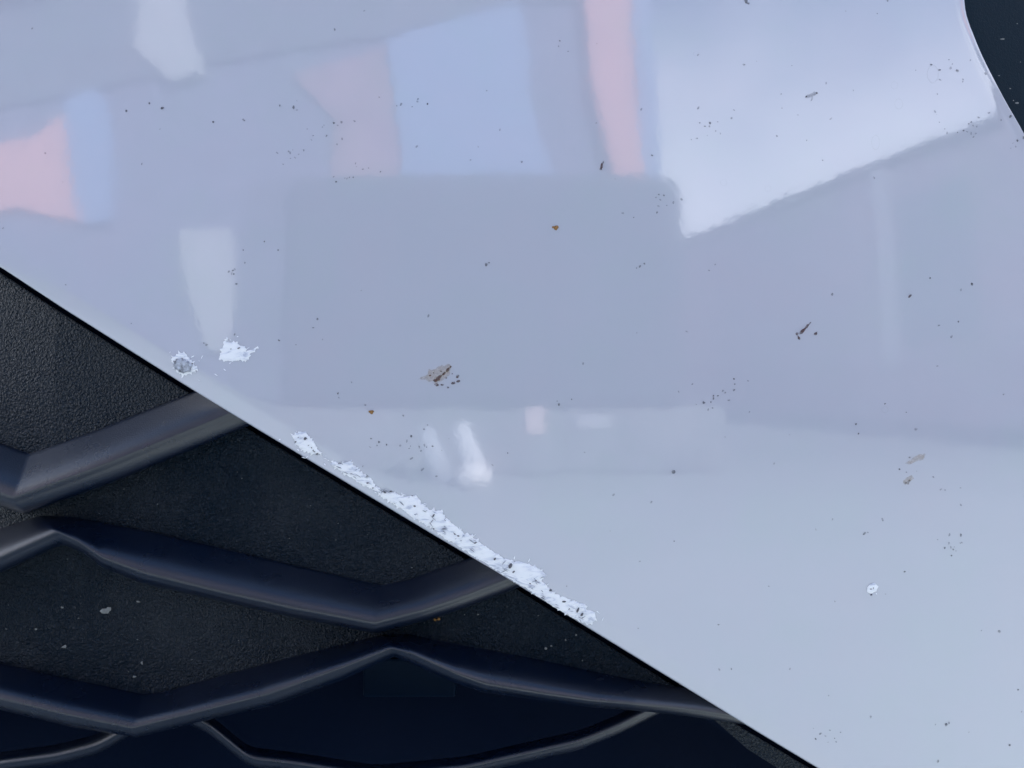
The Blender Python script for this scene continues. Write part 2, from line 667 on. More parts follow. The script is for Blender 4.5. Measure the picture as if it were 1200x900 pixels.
def bar(stations, name="bar", depth=Y_PLATE, nose=Y_NOSE, mat=BAR, rnd_px=3.5, round_=5.0):
    """A honeycomb bar: stations are (top edge, ridge, bottom edge[, height]) in photo pixels."""
    S = [tuple(Vector(p) for p in s[:3]) + (Vector((s[3] if len(s) > 3 else 1.0, 0)),) for s in stations]
    rows = [S[0]]
    for i in range(1, len(S) - 1):
        L = min((S[i][1] - S[i - 1][1]).length, (S[i + 1][1] - S[i][1]).length)
        k = min(0.45, rnd_px / max(L, 1))
        rp = rnd_px if S[i][3].x == 1.0 else 22.0
        prev = tuple(a.lerp(b, min(0.45, rp / max(1, (S[i - 1][1] - S[i][1]).length))) for a, b in zip(S[i], S[i - 1]))
        nxt = tuple(a.lerp(b, min(0.45, rp / max(1, (S[i + 1][1] - S[i][1]).length))) for a, b in zip(S[i], S[i + 1]))
        for t in (0, 0.25, 0.5, 0.75, 1.0):
            rows.append(tuple(a.lerp(m, t).lerp(m.lerp(b, t), t) for a, m, b in zip(prev, S[i], nxt)))
    rows.append(S[-1])
    fine = [rows[0]]
    for a, b in zip(rows, rows[1:]):
        k = max(1, int((b[1] - a[1]).length / 16))
        for j in range(1, k + 1):
            fine.append(tuple(p.lerp(q, j / k) for p, q in zip(a, b)))
    V, F = [], []
    NT, NB = 16, 9
    # the upper face leans back less and less towards the rounded front: slope integrated and scaled to the height
    prof, acc = [0.0], 0.0
    for k in range(NT):
        u = (k + 0.5) / NT
        acc += math.tan(math.radians(68 * (1 - u ** round_)))
        prof.append(acc)
    prof = [p / acc for p in prof]
    for T, H, B, hh in fine:
        top = depth + (nose - depth) * hh.x
        Np = H.lerp(B, 0.22)                                  # the foremost line, a little under the bright ridge
        sec = [(T, depth + 0.006), (T + (T - Np).normalized() * 1.6, depth + 0.0004), (T, depth - 0.0007)]
        for k in range(1, NT + 1):
            sec.append((T.lerp(Np, k / NT), depth - 0.0007 + (top - depth) * prof[k]))
        for k in range(1, NB + 1):                            # the front rolls under gently, then drops back to the plate
            th = k / NB * math.radians(82)
            sec.append((Np.lerp(B, math.sin(th)), top + (depth - top) * 0.36 * (1 - math.cos(th)) / (1 - math.cos(math.radians(82)))))
        sec.append((B + (B - Np).normalized() * 0.6, top + (depth - top) * 0.6))
        sec.append((B, depth + 0.006))
        for p, d in sec:
            V.append(to_car(gat(p.x, p.y, d)))
    m = len(sec)
    for r in range(len(fine) - 1):
        for i in range(m - 1):
            F.append([r * m + i, r * m + i + 1, (r + 1) * m + i + 1, (r + 1) * m + i])
    F.append(list(range(m)))
    F.append(list(range((len(fine) - 1) * m, len(fine) * m)))
    bm = bmesh.new()
    vv = [bm.verts.new(v) for v in V]
    for f in F:
        bm.faces.new([vv[i] for i in f])
    return bm_obj(name, bm, mat, grille, True)

bar([((-700, 250), (-700, 296), (-700, 318)), ((-520, 330), (-520, 378), (-520, 400)), ((-80, 492), (-80, 546), (-80, 568)), ((34, 533), (11, 580), (28, 602)),
     ((120, 503), (112, 543), (120, 570), 0.95), ((170, 483), (172, 519), (186, 543), 0.84), ((226, 461), (250, 487), (272, 507), 0.70), ((296, 432), (324, 456), (348, 474), 0.58)])
bar([((-700, 560), (-700, 596), (-700, 614)), ((-285, 722), (-285, 764), (-285, 780)), ((0, 621), (0, 649), (0, 671)), ((48, 605), (66, 619), (73, 638)), ((80, 606), (88, 630), (98, 648)), ((112, 612), (123, 653), (118, 664)),
     ((187, 627), (170, 670), (165, 683)), ((267, 646), (260, 693), (258, 704)), ((350, 665), (340, 711), (338, 722)), ((447, 687), (437, 729), (440, 742)),
     ((483, 679), (490, 715), (500, 727)), ((515, 667), (523, 704), (532, 717), 0.92), ((546, 657), (566, 688), (577, 700), 0.74), ((610, 634), (632, 662), (642, 674), 0.60)])
bar([((-700, 850), (-700, 882), (-700, 896)), ((-290, 760), (-290, 790), (-290, 806)), ((-220, 744), (-220, 780), (-220, 795)), ((0, 778), (0, 817), (0, 831)), ((83, 797), (83, 837), (83, 851)), ((167, 815), (153, 852), (160, 864)), ((190, 812), (232, 832), (236, 845)),
     ((300, 782), (310, 812), (320, 826)), ((397, 757), (402, 779), (402, 796)), ((450, 744), (458, 757), (462, 769)), ((478, 744), (483, 763), (483, 778)), ((533, 755), (540, 790), (530, 799)),
     ((580, 764), (570, 801), (567, 811)), ((633, 774), (633, 812), (633, 820)), ((697, 788), (693, 820), (690, 828)), ((740, 797), (745, 824), (743, 832)), ((797, 807), (803, 829), (803, 838), 0.66), ((872, 818), (876, 840), (876, 849), 0.28)])
bar([((-300, 942), (-300, 952), (-300, 963)), ((0, 883), (0, 893), (0, 904)), ((67, 874), (67, 884), (67, 895)), ((114, 862), (114, 872), (114, 883)), ((195, 816), (195, 826), (195, 837)), ((242, 836), (242, 846), (242, 857)), ((292, 877), (292, 887), (292, 898)), ((345, 883), (345, 893), (345, 904)), ((440, 898), (440, 908), (440, 919)), ((545, 888), (545, 898), (545, 909)), ((680, 857), (680, 867), (680, 878)), ((722, 840), (722, 850), (722, 861)), ((797, 802), (797, 812), (797, 823)), ((850, 814), (850, 824), (850, 835))],
    depth=0.021, nose=0.0145, rnd_px=12, round_=1.3)
bar([((-300, 883), (-300, 893), (-300, 904)), ((0, 960), (0, 970), (0, 981)), ((160, 1014), (160, 1024), (160, 1035)), ((430, 954), (430, 964), (430, 975)), ((560, 1005), (560, 1015), (560, 1026)), ((900, 1035), (900, 1045), (900, 1056)), ((1120, 955), (1120, 965), (1120, 976))], depth=0.021, nose=0.0145, rnd_px=12, round_=1.3)

core = bmesh.new()                                          # radiator core far back in the open cells
add_box(core, to_car((-0.5, 0.082, 0.36)), to_car((0.25, 0.10, 0.72)), 0.002)
bm_obj("radiator_core", core, DEEP, grille)
b = bmesh.new()
p0, p1 = to_car(at(425, 772, 0.055)), to_car(at(535, 812, 0.06))
add_box(b, (p0.x, p0.y, p1.z), (p1.x, p0.y + 0.012, p0.z), 0.001)
bm_obj("radiator_gleam", b, GLEAM, grille)  # added block standing in for a faint reflection from the radiator
# added near-black sheet: the shade in the slit between bumper and grille
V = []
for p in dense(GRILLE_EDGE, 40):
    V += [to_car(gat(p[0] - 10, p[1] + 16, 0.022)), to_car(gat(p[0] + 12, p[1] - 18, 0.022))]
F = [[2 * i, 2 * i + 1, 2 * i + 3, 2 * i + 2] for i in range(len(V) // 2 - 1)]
link_mesh("slit_backing", V, F, DEEP, grille)

# ------------------------------------------------------------------ scrapes, chips, residue and dirt on the bumper
def patch(name, outline, mat, parent, rise=0.00035, jag=0.0, seed=1, step=2.2, label=None, base=0.00012):
    """A raised flake of paint or residue with a ragged outline that follows the bumper face."""
    R = random.Random(seed)
    ring = [Vector(p) for p in outline]
    pts = []
    n = len(ring)
    c = sum(ring, Vector((0, 0))) / n
    drift = 0.0
    for i in range(n):
        a, b = ring[i], ring[(i + 1) % n]
        k = max(1, int((b - a).length / step))
        t = (b - a)
        nn = Vector((t.y, -t.x)).normalized() if t.length else Vector((0, 0))
        if nn.dot((a + b) / 2 - c) < 0:
            nn = -nn
        for j in range(k):
            q = a.lerp(b, j / k)
            drift = 0.75 * drift + 0.25 * R.uniform(-1, 1)
            spike = jag * (R.random() ** 5 * 2.4 + drift * 1.3 - 0.3)
            pts.append(q + nn * spike + Vector((R.uniform(-.3, .3), R.uniform(-.3, .3))) * min(1, jag))
    m = len(pts)
    poly = [tuple(p) for p in pts]
    xs = [p[0] for p in poly]
    ys = [p[1] for p in poly]
    ins = []
    y = min(ys)
    while y < max(ys):
        x = min(xs)
        while x < max(xs):
            q = (x + R.uniform(-.6, .6), y + R.uniform(-.6, .6))
            cnt = False
            j = m - 1
            for i in range(m):
                if (poly[i][1] > q[1]) != (poly[j][1] > q[1]) and q[0] < (poly[j][0] - poly[i][0]) * (q[1] - poly[i][1]) / (poly[j][1] - poly[i][1]) + poly[i][0]:
                    cnt = not cnt
                j = i
            if cnt and min((p[0] - q[0]) ** 2 + (p[1] - q[1]) ** 2 for p in poly) > 1.0:
                ins.append(Vector(q))
            x += 2.4
        y += 2.4
    allp = pts + ins
    vo, eo, fo, ov, oe, of = delaunay_2d_cdt(allp, [], [list(range(m))], 1, 1e-5)
    V = []
    for k, p in enumerate(vo):
        q = face_xz(p)
        edge = bool(ov[k]) and ov[k][0] < m
        lift = base if edge else base + rise * (0.75 + 0.25 * math.sin(p.x * 0.31 + p.y * 0.17) * math.cos(p.y * 0.37 - p.x * 0.11))
        V.append(to_car((q.x, surf(q.x, q.y) - lift, q.y)))
    F = []
    for f in fo:
        p = [V[i] for i in f[:3]]
        F.append(list(f) if (p[1] - p[0]).cross(p[2] - p[0]).y < 0 else list(f)[::-1])
    o = link_mesh(name, V, F, mat, parent, True)
    if label:
        o["label"] = label
    return o

def blobs(name, specs, mat, parent, stuff=True, lift=0.0005, thick=0.0003, label=None):
    """Specks as small domed crumbs: (px, py, radius, stretch, angle)."""
    R = random.Random(len(specs) + 3)
    V, F = [], []
    for (px, py, r, st, ang) in specs:
        n = 7
        c = face_xz((px, py))
        ca, sa = math.cos(ang), math.sin(ang)
        b0 = len(V)
        for ring, h in ((1.0, 0.0), (0.6, 1.0)):
            for k in range(n):
                a = 2 * math.pi * k / n
                rr = r * ring * R.uniform(0.65, 1.25) * PXM
                dx, dz = rr * math.cos(a) * st, rr * math.sin(a)
                x, z = c.x + dx * ca - dz * sa, c.y + dx * sa + dz * ca
                V.append(to_car((x, surf(x, z) - 0.00005 - (thick * h * min(1, r / 2)), z)))
        for k in range(n):
            j = (k + 1) % n
            F.append([b0 + k, b0 + j, b0 + n + j, b0 + n + k])
        F.append([b0 + n + k for k in range(n)])
    bm = bmesh.new()
    vv = [bm.verts.new(v) for v in V]
    for f in F:
        bm.faces.new([vv[i] for i in f])
    o = bm_obj(name, bm, mat, parent)
    if stuff:
        o["kind"] = "stuff"
    if label:
        o["label"] = label
    return o

LONG = [(391, 538), (397, 544), (412, 539), (423, 551), (435, 560), (440, 569), (453, 577), (463, 576), (473, 582), (487, 580), (496, 590), (503, 597), (511, 599), (518, 597), (522, 605), (530, 612),
        (545, 625), (553, 627), (557, 631), (575, 643), (592, 655), (603, 657), (620, 661), (632, 666), (639, 673), (635, 680), (643, 689), (652, 697), (662, 700), (674, 705), (683, 707), (688, 715), (698, 717), (700, 728),
        (690, 732), (680, 730), (666, 722), (653, 715), (636, 704), (620, 693), (603, 682), (587, 672), (570, 662), (553, 652), (536, 641), (520, 631), (503, 618), (480, 605), (458, 589), (438, 576), (417, 564), (400, 553), (388, 546)]
patch("paint_scrape", LONG, SCRAPE, bumper, 0.0004, 1.5, 5, 1.6, "long ragged scrape of bare white along the grille edge")
patch("paint_scrape", [(342, 510), (350, 504), (360, 508), (370, 519), (376, 532), (366, 533), (352, 525), (345, 519)], SCRAPE, bumper, 0.0004, 2.0, 8, 1.6, "small ragged scrape ahead of the long one")
patch("paint_chip", [(200, 424), (204, 417), (212, 413), (220, 416), (226, 423), (231, 431), (224, 438), (214, 440), (205, 435)], SCRAPE, bumper, 0.0003, 2.0, 11, 1.5, "round white chip with a grey worn middle")
patch("paint_chip", [(256, 421), (258, 414), (262, 402), (265, 395), (268, 402), (274, 399), (280, 404), (287, 406), (288, 411), (295, 410), (303, 406), (299, 413), (293, 415), (292, 422), (280, 423), (266, 423)], SCRAPE, bumper, 0.0003, 1.6, 12, 1.5,
      "splash shaped white chip with a pointed tail")
patch("paint_chip", [(1016, 688), (1019, 684), (1025, 683), (1029, 687), (1027, 693), (1020, 696), (1016, 693)], SCRAPE, bumper, 0.0003, 0.5, 13, 1.6, "tiny round white chip low on the right")
patch("grey_chip", [(203, 427), (209, 421), (218, 422), (226, 427), (224, 435), (213, 437), (205, 433)], CHIP, bumper, 0.0003, 1.0, 15, 1.6, base=0.0006)

pits = []
R = random.Random(21)
for (x, y, r) in [(358, 514, 3.0), (346, 518, 1.6), (367, 528, 1.6), (371, 532, 1.4), (431, 566, 1.8), (437, 572, 1.6), (451, 577, 2.0), (463, 590, 1.2), (486, 593, 2.2), (508, 604, 2.0), (508, 620, 1.4),
                  (533, 626, 1.6), (537, 628, 1.8), (557, 636, 2.0), (580, 655, 2.4), (598, 663, 4.6), (602, 670, 2.0), (628, 680, 1.8), (621, 684, 1.6), (645, 692, 1.6), (661, 705, 2.0), (677, 715, 2.6), (682, 720, 2.8),
                  (667, 714, 1.5), (683, 724, 1.4), (1020, 690, 1.3), (1023, 689, 1.1), (1021, 697, 1.3), (271, 409, 1.2), (280, 408, 1.6), (208, 432, 1.8), (214, 433, 1.4), (222, 432, 1.8), (225, 427, 1.6), (217, 423, 1.6), (213, 430, 1.2)]:
    pits.append((x, y, r * 0.62, R.uniform(1.3, 2.6), R.uniform(-0.3, 1.4)))
for k in range(60):
    t = R.random()
    i = int(t * 30)
    a, b = Vector(LONG[2 + i]), Vector(LONG[-1 - int(i * 0.62)])
    p = a.lerp(b, R.uniform(0.1, 0.9))
    pits.append((p.x, p.y, R.uniform(0.3, 0.6), R.uniform(1.5, 6.0), R.choice([-0.55, -0.4, 0.5, 0.9]) + R.uniform(-0.3, 0.3)))
for k in range(14):
    pits.append((R.uniform(346, 372), 0, R.uniform(0.4, 0.9), R.uniform(1.2, 2.5), R.uniform(-1, 1)))
    pits[-1] = (pits[-1][0], 508 + (pits[-1][0] - 346) * 0.75 + R.uniform(-1, 8), *pits[-1][2:])
blobs("dark_pits", pits, PIT, bumper, True, thick=0.0011)

R = random.Random(44)
def sliver(x, y, L, w, a):
    ca, sa = math.cos(a), math.sin(a)
    pts = [(-L, 0), (-L * .3, -w), (L * .5, -w * .7), (L, 0), (L * .3, w), (-L * .5, w * .6)]
    return [(x + px * ca - py * sa, y + px * sa + py * ca) for px, py in pts]
def pieces(name, shapes, mat, lift):
    V, F = [], []
    for sh in shapes:
        b0 = len(V)
        for (x, y) in sh:
            q = face_xz((x + R.uniform(-.3, .3), y + R.uniform(-.3, .3)))
            V.append(to_car((q.x, surf(q.x, q.y) - lift * R.uniform(0.8, 1.3), q.y)))
        F.append([b0 + k for k in range(len(sh))])
    o = link_mesh(name, V, F, mat, bumper)
    o["kind"] = "stuff"
    return o
fl, wn_ = [], []
for k in range(14):
    i = R.randrange(2, 33)
    a, b = Vector(LONG[i]), Vector(LONG[i + 1])
    p = a.lerp(b, R.random())
    fl.append(sliver(p.x + R.gauss(1.0, 1.6), p.y - R.uniform(-1.5, 3.4), R.uniform(0.8, 3.0), R.uniform(0.3, 0.8), R.choice([0.5, 0.6, 0.75, -0.9, 1.5]) + R.uniform(-0.4, 0.4)))
for (cx, cy, sx, sy, n) in [(214, 426, 9, 7, 16), (276, 408, 12, 8, 12), (358, 519, 10, 10, 16), (384, 536, 3, 3, 4), (262, 442, 3, 3, 2), (1022, 690, 4, 3, 3)]:
    for k in range(n):
        fl.append(sliver(R.gauss(cx, sx), R.gauss(cy, sy), R.uniform(0.8, 3.2), R.uniform(0.25, 0.7), R.uniform(-1.2, 1.2)))
for k in range(80):
    t = R.random() * 30
    i = int(t)
    a, b = Vector(LONG[2 + i]), Vector(LONG[-1 - int(i * 0.62)])
    p = a.lerp(b, R.uniform(0.08, 0.92))
    wn_.append(sliver(p.x, p.y, R.uniform(1.2, 5.5), R.uniform(0.2, 0.6), R.choice([0.6, 0.6, -0.7, 0.1]) + R.uniform(-0.3, 0.3)))
pieces("paint_flakes", fl, SCRAPE, 0.0002)
pieces("worn_streaks", wn_, CHIP, 0.00075)

# insect residue
patch("insect_residue", [(489, 444), (497, 439), (506, 434), (516, 430), (524, 427), (528, 431), (527, 440), (520, 446), (510, 448), (501, 446)], TAN, bumper, 0.0001, 1.6, 31, 2.0, "tan insect smear above the bright reflections")
blobs("insect_residue", [(514, 443, 2.4, 2.2, 0.7), (520, 438, 1.6, 2.4, 0.7), (525, 433, 1.8, 1.8, 1.0), (510, 446, 2.2, 1.3, 0.3), (528, 430, 1.2, 1.6, 1.2), (512, 451, 2.0, 1.8, 0.0), (518, 451, 1.1, 2.0, 0.1), (531, 449, 1.5, 2.4, 0.35),
                         (537, 447, 1.8, 1.4, 0.2), (536, 441, 1.7, 1.5, 1.0), (525, 454, 1.1, 1.5, -0.3), (504, 440, 1.0, 1.5, 0.6), (508, 437, 0.9, 1.0, 0), (517, 435, 0.9, 1.2, 0), (523, 443, 1.0, 1.4, 0.8), (530, 438, 0.8, 1.0, 0)], BROWN, bumper, False)
blobs("insect_residue", [(945, 383, 1.7, 2.6, 0.95), (940, 388, 2.2, 2.6, 0.7), (934, 391, 2.0, 1.2, 0.2), (936, 396, 1.5, 2.0, 1.9), (949, 379, 1.0, 2.5, 0.9), (956, 391, 1.8, 1.5, 0.9)], BROWN, bumper, False, label="brown streak of insect residue on the right")
patch("insect_residue", [(1058, 566), (1061, 560), (1068, 557), (1070, 560), (1065, 567), (1060, 569)], TAN, bumper, 0.0001, 0.8, 33, 2.0)
blobs("insect_residue", [(1061, 566, 1.6, 1.3, 0), (1065, 564, 1.6, 1.6, 0.7), (1064, 567, 1.1, 1.2, 0)], FAINT, bumper, False)
patch("insect_residue", [(1060, 543), (1066, 539), (1075, 533), (1085, 533), (1083, 537), (1074, 541), (1066, 544)], TAN, bumper, 0.0001, 0.8, 34, 2.0)
patch("insect_residue", [(944, 115), (946, 111), (950, 110), (954, 107), (957, 108), (956, 112), (953, 113), (952, 118), (950, 119), (951, 114), (947, 115)], FAINT, bumper, 0.00005, 0.6, 36, 2.0)
blobs("insect_residue", [(957, 109, 1.4, 1.0, 0)], BROWN, bumper, False)
blobs("insect_residue", [(652, 267, 2.6, 1.2, 0.3), (648, 266, 1.4, 1.2, 0)], RUST, bumper, False, label="orange brown fleck high in the middle")
blobs("insect_residue", [(436, 483, 2.2, 1.2, 0.3), (433, 482, 1.4, 1.2, 0)], RUST, bumper, False, label="orange brown fleck above the long scrape")
blobs("insect_residue", [(705, 195, 1.5, 3.2, 1.35), (704, 198, 1.5, 1.0, 0), (707, 190, 0.9, 2.0, 1.3)], BROWN, bumper, False, label="thin dark streak near the pink reflection")
blobs("insect_residue", [(1066, 347, 1.5, 2.4, 0.9)], BROWN, bumper, False)
blobs("insect_residue", [(1073, 503, 1.8, 1.3, 0.9)], FAINT, bumper, False)

dark = [(148, 130, 1.9), (175, 121, 1.5), (190, 127, 2.2), (250, 143, 1.9), (285, 140, 1.3), (328, 124, 1.2), (344, 126, 1.9), (348, 129, 1.5), (391, 144, 1.6), (400, 143, 1.6), (367, 159, 1.1), (356, 176, 1.4), (394, 213, 1.3),
        (570, 310, 2.0), (573, 308, 1.3), (656, 48, 1.3), (465, 124, 1.0), (489, 119, 1.5), (490, 116, 1.0), (483, 125, 1.2), (501, 122, 1.2), (446, 201, 1.1), (432, 197, 0.9), (414, 208, 1.0), (764, 182, 1.5), (772, 228, 1.2), (778, 229, 1.2), (770, 249, 1.3),
        (826, 148, 1.2), (832, 144, 1.5), (820, 144, 1.2), (874, 1, 3.2), (877, 4, 1.6), (945, 113, 1.1), (991, 13, 1.0), (1028, 16, 1.0), (1040, 1, 1.4), (1091, 76, 1.5), (1101, 82, 1.8), (1114, 80, 2.0), (1122, 83, 2.0), (1112, 70, 0.9), (1116, 75, 1.0),
        (1147, 138, 1.2), (1138, 143, 1.6), (1135, 145, 1.2), (1129, 153, 1.4), (1107, 151, 1.0), (1122, 155, 0.8), (1183, 137, 2.0), (1192, 165, 1.5), (1190, 172, 1.2), (1198, 162, 1.5), (964, 188, 0.9), (928, 77, 0.9), (1000, 106, 1.0),
        (789, 553, 2.8), (482, 511, 2.0), (444, 518, 1.8), (435, 514, 1.1), (453, 521, 1.1), (469, 522, 1.4), (442, 522, 0.9), (481, 523, 1.0), (507, 523, 1.1), (500, 524, 0.8), (655, 474, 1.5), (653, 470, 0.9), (670, 468, 1.0), (501, 498, 1.0), (497, 503, 1.2),
        (860, 444, 1.1), (861, 450, 1.2), (860, 457, 1.5), (850, 460, 1.4), (841, 464, 1.2), (836, 464, 1.4), (836, 467, 1.2), (825, 472, 1.6), (833, 471, 0.9), (830, 480, 1.2), (835, 478, 1.1), (838, 310, 1.2), (831, 317, 1.0), (1090, 326, 1.5), (1139, 333, 1.7), (1126, 340, 1.5), (1123, 377, 1.4),
        (975, 345, 1.7), (1003, 497, 1.6), (1006, 508, 1.2), (1037, 473, 1.2), (1062, 483, 1.0), (1066, 536, 1.4), (1054, 550, 1.4), (1013, 625, 1.9), (1017, 624, 1.1), (1126, 627, 1.8), (1117, 644, 1.5), (1115, 651, 1.3), (1107, 642, 1.5), (1060, 670, 1.3), (1127, 636, 1.0),
        (842, 732, 1.2), (857, 784, 1.1), (971, 815, 1.2), (1109, 849, 2.6), (1112, 847, 1.6), (1183, 873, 1.9), (1099, 892, 1.9), (1193, 808, 1.4), (1171, 740, 2.0), (1197, 834, 1.1), (961, 860, 1.2), (978, 865, 1.0), (956, 866, 1.3), (790, 634, 1.1), (685, 530, 0.9),
        (277, 333, 1.8), (274, 321, 1.3), (372, 374, 1.7), (367, 384, 1.2), (326, 293, 1.3), (285, 293, 1.1), (327, 399, 1.2), (347, 404, 1.0), (242, 404, 1.8), (239, 402, 1.2), (275, 392, 1.5), (154, 379, 1.0), (310, 283, 1.1), (396, 461, 1.3), (397, 466, 1.2), (412, 448, 1.2), (378, 398, 0.9), (595, 531, 0.9), (750, 312, 1.6), (755, 309, 1.4), (746, 314, 1.0)]
R = random.Random(3)
sp = [(x, y, r * 0.78, R.uniform(1.0, 1.6), R.uniform(0, 3)) for x, y, r in dark]
blobs("dirt_specks", sp, DIRT, bumper)
fa = []
for k in range(120):                                        # fine grime thrown up over the paint
    x, y = R.uniform(-80, 1290), R.uniform(-60, 950)
    if y < edge_at(x) - 30 and not (x > 1110 and y < 220):
        fa.append((x, y, R.uniform(0.5, 1.3), R.uniform(1.0, 2.0), R.uniform(0, 3)))
for (cx, cy, n, s) in [(770, 238, 16, 14), (835, 150, 16, 20), (340, 176, 14, 12), (1130, 150, 30, 26), (470, 520, 26, 30), (1110, 85, 16, 22), (835, 465, 14, 20), (1115, 640, 14, 16), (965, 862, 16, 18), (402, 205, 14, 14), (275, 320, 10, 10), (380, 155, 18, 22), (1190, 168, 8, 6), (900, 130, 20, 60), (1080, 560, 14, 30)]:
    for k in range(n // 2):
        fa.append((R.gauss(cx, s), R.gauss(cy, s * 0.45), R.uniform(0.5, 1.2), R.uniform(1, 2.2), R.uniform(0, 3)))
fa = [f for f in fa if f[1] < edge_at(f[0]) - 22 and not (f[0] > 1112 and f[1] < (f[0] - 1112) * 2)]
blobs("faint_specks", fa, FAINT, bumper)

# rings left by dried drops
def ring_mark(px, py, rx, ry):
    V, F = [], []
    n = 26
    RR = random.Random(int(px))
    for k in range(n):
        a = 2 * math.pi * k / n
        w = RR.uniform(0.95, 1.05)
        for s, l in ((0.86, 0.00006), (1.0, 0.00006)):
            q = face_xz((px + rx * s * w * math.cos(a), py + ry * s * w * math.sin(a)))
            V.append(to_car((q.x, surf(q.x, q.y) - l, q.y)))
    for k in range(n):
        j = (k + 1) % n
        F.append([2 * k, 2 * k + 1, 2 * j + 1, 2 * j])
    return link_mesh("water_mark", V, F, WATER, bumper)
for a in [(1093, 87, 7, 11), (1053, 122, 5, 6.5), (1026, 167, 5, 9), (1048, 100, 4, 5), (1037, 480, 4, 4), (848, 214, 4, 4), (900, 221, 4, 3.5), (816, 63, 4, 2.5)]:
    ring_mark(*a)

# flecks of dust on the black plates
def flecks():
    R = random.Random(77)
    V, F = [], []
    spots = [(123, 716, 3.6, 2.0), (128, 714, 2.4, 1.5), (75, 758, 2.0, 1.6), (42, 737, 1.6, 1.0), (162, 705, 1.4, 1.6), (73, 712, 1.2, 1.8), (166, 777, 2.0, 1.0), (158, 793, 1.6, 1.4), (107, 648, 1.3, 1.0), (560, 695, 1.2, 1.4),
             (640, 760, 1.8, 1.3), (646, 757, 1.2, 1), (663, 750, 1.3, 1), (675, 744, 1.2, 1), (560, 720, 1.4, 1)]
    for k in range(110):
        x, y = R.uniform(-60, 820), R.uniform(330, 815)
        e = edge_at(x)
        if y > e + 16 and on_plate(x, y):
            spots.append((x, y, R.uniform(0.3, 0.8), R.uniform(1, 2)))
    for x, y, r, st in spots:
        n = 6
        b0 = len(V)
        a0 = R.uniform(-0.5, 0.5)
        for k in range(n):
            a = 2 * math.pi * k / n
            rr = r * R.uniform(0.6, 1.3)
            dx, dy = rr * st * math.cos(a), rr * math.sin(a)
            V.append(to_car(gat(x + dx * math.cos(a0) - dy * math.sin(a0), y + dx * math.sin(a0) + dy * math.cos(a0), Y_PLATE - 0.00025)))
        V.append(to_car(gat(x, y, Y_PLATE - 0.0006)))
        for k in range(n):
            F.append([b0 + k, b0 + n, b0 + (k + 1) % n])
    o = link_mesh("dust_flecks", V, F, FLECK, grille)
    o["kind"] = "stuff"
flecks()

def plate_blob(name, specs, mat):
    R = random.Random(5)
    V, F = [], []
    for x, y, r in specs:
        b0 = len(V)
        for k in range(7):
            a = 2 * math.pi * k / 7
            rr = r * R.uniform(0.6, 1.2)
            V.append(to_car(gat(x + rr * math.cos(a), y + rr * math.sin(a), Y_PLATE - 0.0003)))
        V.append(to_car(gat(x, y, Y_PLATE - 0.0009)))
        for k in range(7):
            F.append([b0 + k, b0 + 7, b0 + (k + 1) % 7])
    return link_mesh(name, V, F, mat, grille)
plate_blob("rust_spot", [(510, 726, 1.8), (514, 725, 2.2)], RUST)

# pale flecks on the lamp trim
V, F = [], []
R = random.Random(9)
for x, y, r, st in [(1176, 45, 1.2, 2.4), (1193, 27, 0.8, 1), (1185, 103, 0.9, 1.2), (1193, 120, 1.1, 2.2), (1189, 117, 0.8, 1), (1172, 88, 0.6, 2), (1197, 72, 0.6, 1)]:
    b0 = len(V)
    for k in range(6):
        a = 2 * math.pi * k / 6
        rr = r * R.uniform(0.7, 1.2)
        q = face_xz((x + rr * st * math.cos(a), y + rr * math.sin(a)))
        V.append(to_car((q.x * 1.03, face_y(q.x, q.y) + 0.0088, CAM_Z + (q.y - CAM_Z) * 1.03)))
    F.append([b0 + k for k in range(6)])
o = link_mesh("dust_flecks", V, F, FLECK, trim)
o["kind"] = "stuff"

# ------------------------------------------------------------------ the street behind the camera, seen in the paint; block, posts and panels invented
def m_ground():
    """Ground colour paling towards the car: brightness put in for the reflection."""
    m, nt, b = new_mat("graded_ground")
    c = coords(nt)
    sp_ = N(nt, "ShaderNodeSeparateXYZ")
    nt.links.new(c, sp_.inputs[0])
    n = noise(nt, 1.6, 5, 0.6, c)
    a = N(nt, "ShaderNodeMath", operation='MULTIPLY_ADD')
    a.inputs[1].default_value = 1.6
    nt.links.new(n.outputs[0], a.inputs[0])
    nt.links.new(sp_.outputs[1], a.inputs[2])
    mr = N(nt, "ShaderNodeMapRange")
    mr.inputs["From Min"].default_value = -3.6
    mr.inputs["From Max"].default_value = 0.4
    nt.links.new(a.outputs[0], mr.inputs["Value"])
    r = ramp(nt, mr.outputs[0], [(0.0, (0.17, 0.19, 0.19)), (1.0, (0.40, 0.45, 0.43))])
    nt.links.new(r.outputs[0], b.inputs["Base Color"])
    b.inputs["Roughness"].default_value = 0.9
    return m
CONC = m_ground()
DARK_BAND = m_plain("dark_band_grey", (0.10, 0.115, 0.142), 0.8, 0.2, 2.5)
LAV = m_plain("mauve_grey_render", (0.13, 0.135, 0.20), 0.85, 0.15, 2)
PINK = m_plain("pink_render", (0.58, 0.29, 0.275), 0.85, 0.08, 1.2)
DPINK = m_plain("dusky_pink_render", (0.27, 0.165, 0.20), 0.85, 0.2, 1.2)
BLUE = m_plain("patch_blue", (0.165, 0.24, 0.41), 0.6, 0.05, 2)
WHITE = m_plain("white_paint", (0.80, 0.80, 0.80), 0.6, 0.04, 3)
PALE = m_plain("pale_grey_render", (0.36, 0.37, 0.39), 0.7, 0.08, 3)
MID = m_plain("between_grey", (0.10, 0.108, 0.15), 0.85, 0.15, 1)
PLINTH = m_plain("mauve_plinth_render", (0.52, 0.44, 0.49), 0.85, 0.15, 1.5)
BRICK = m_plain("mauve_brick", (0.56, 0.50, 0.53), 0.9, 0.2, 3)
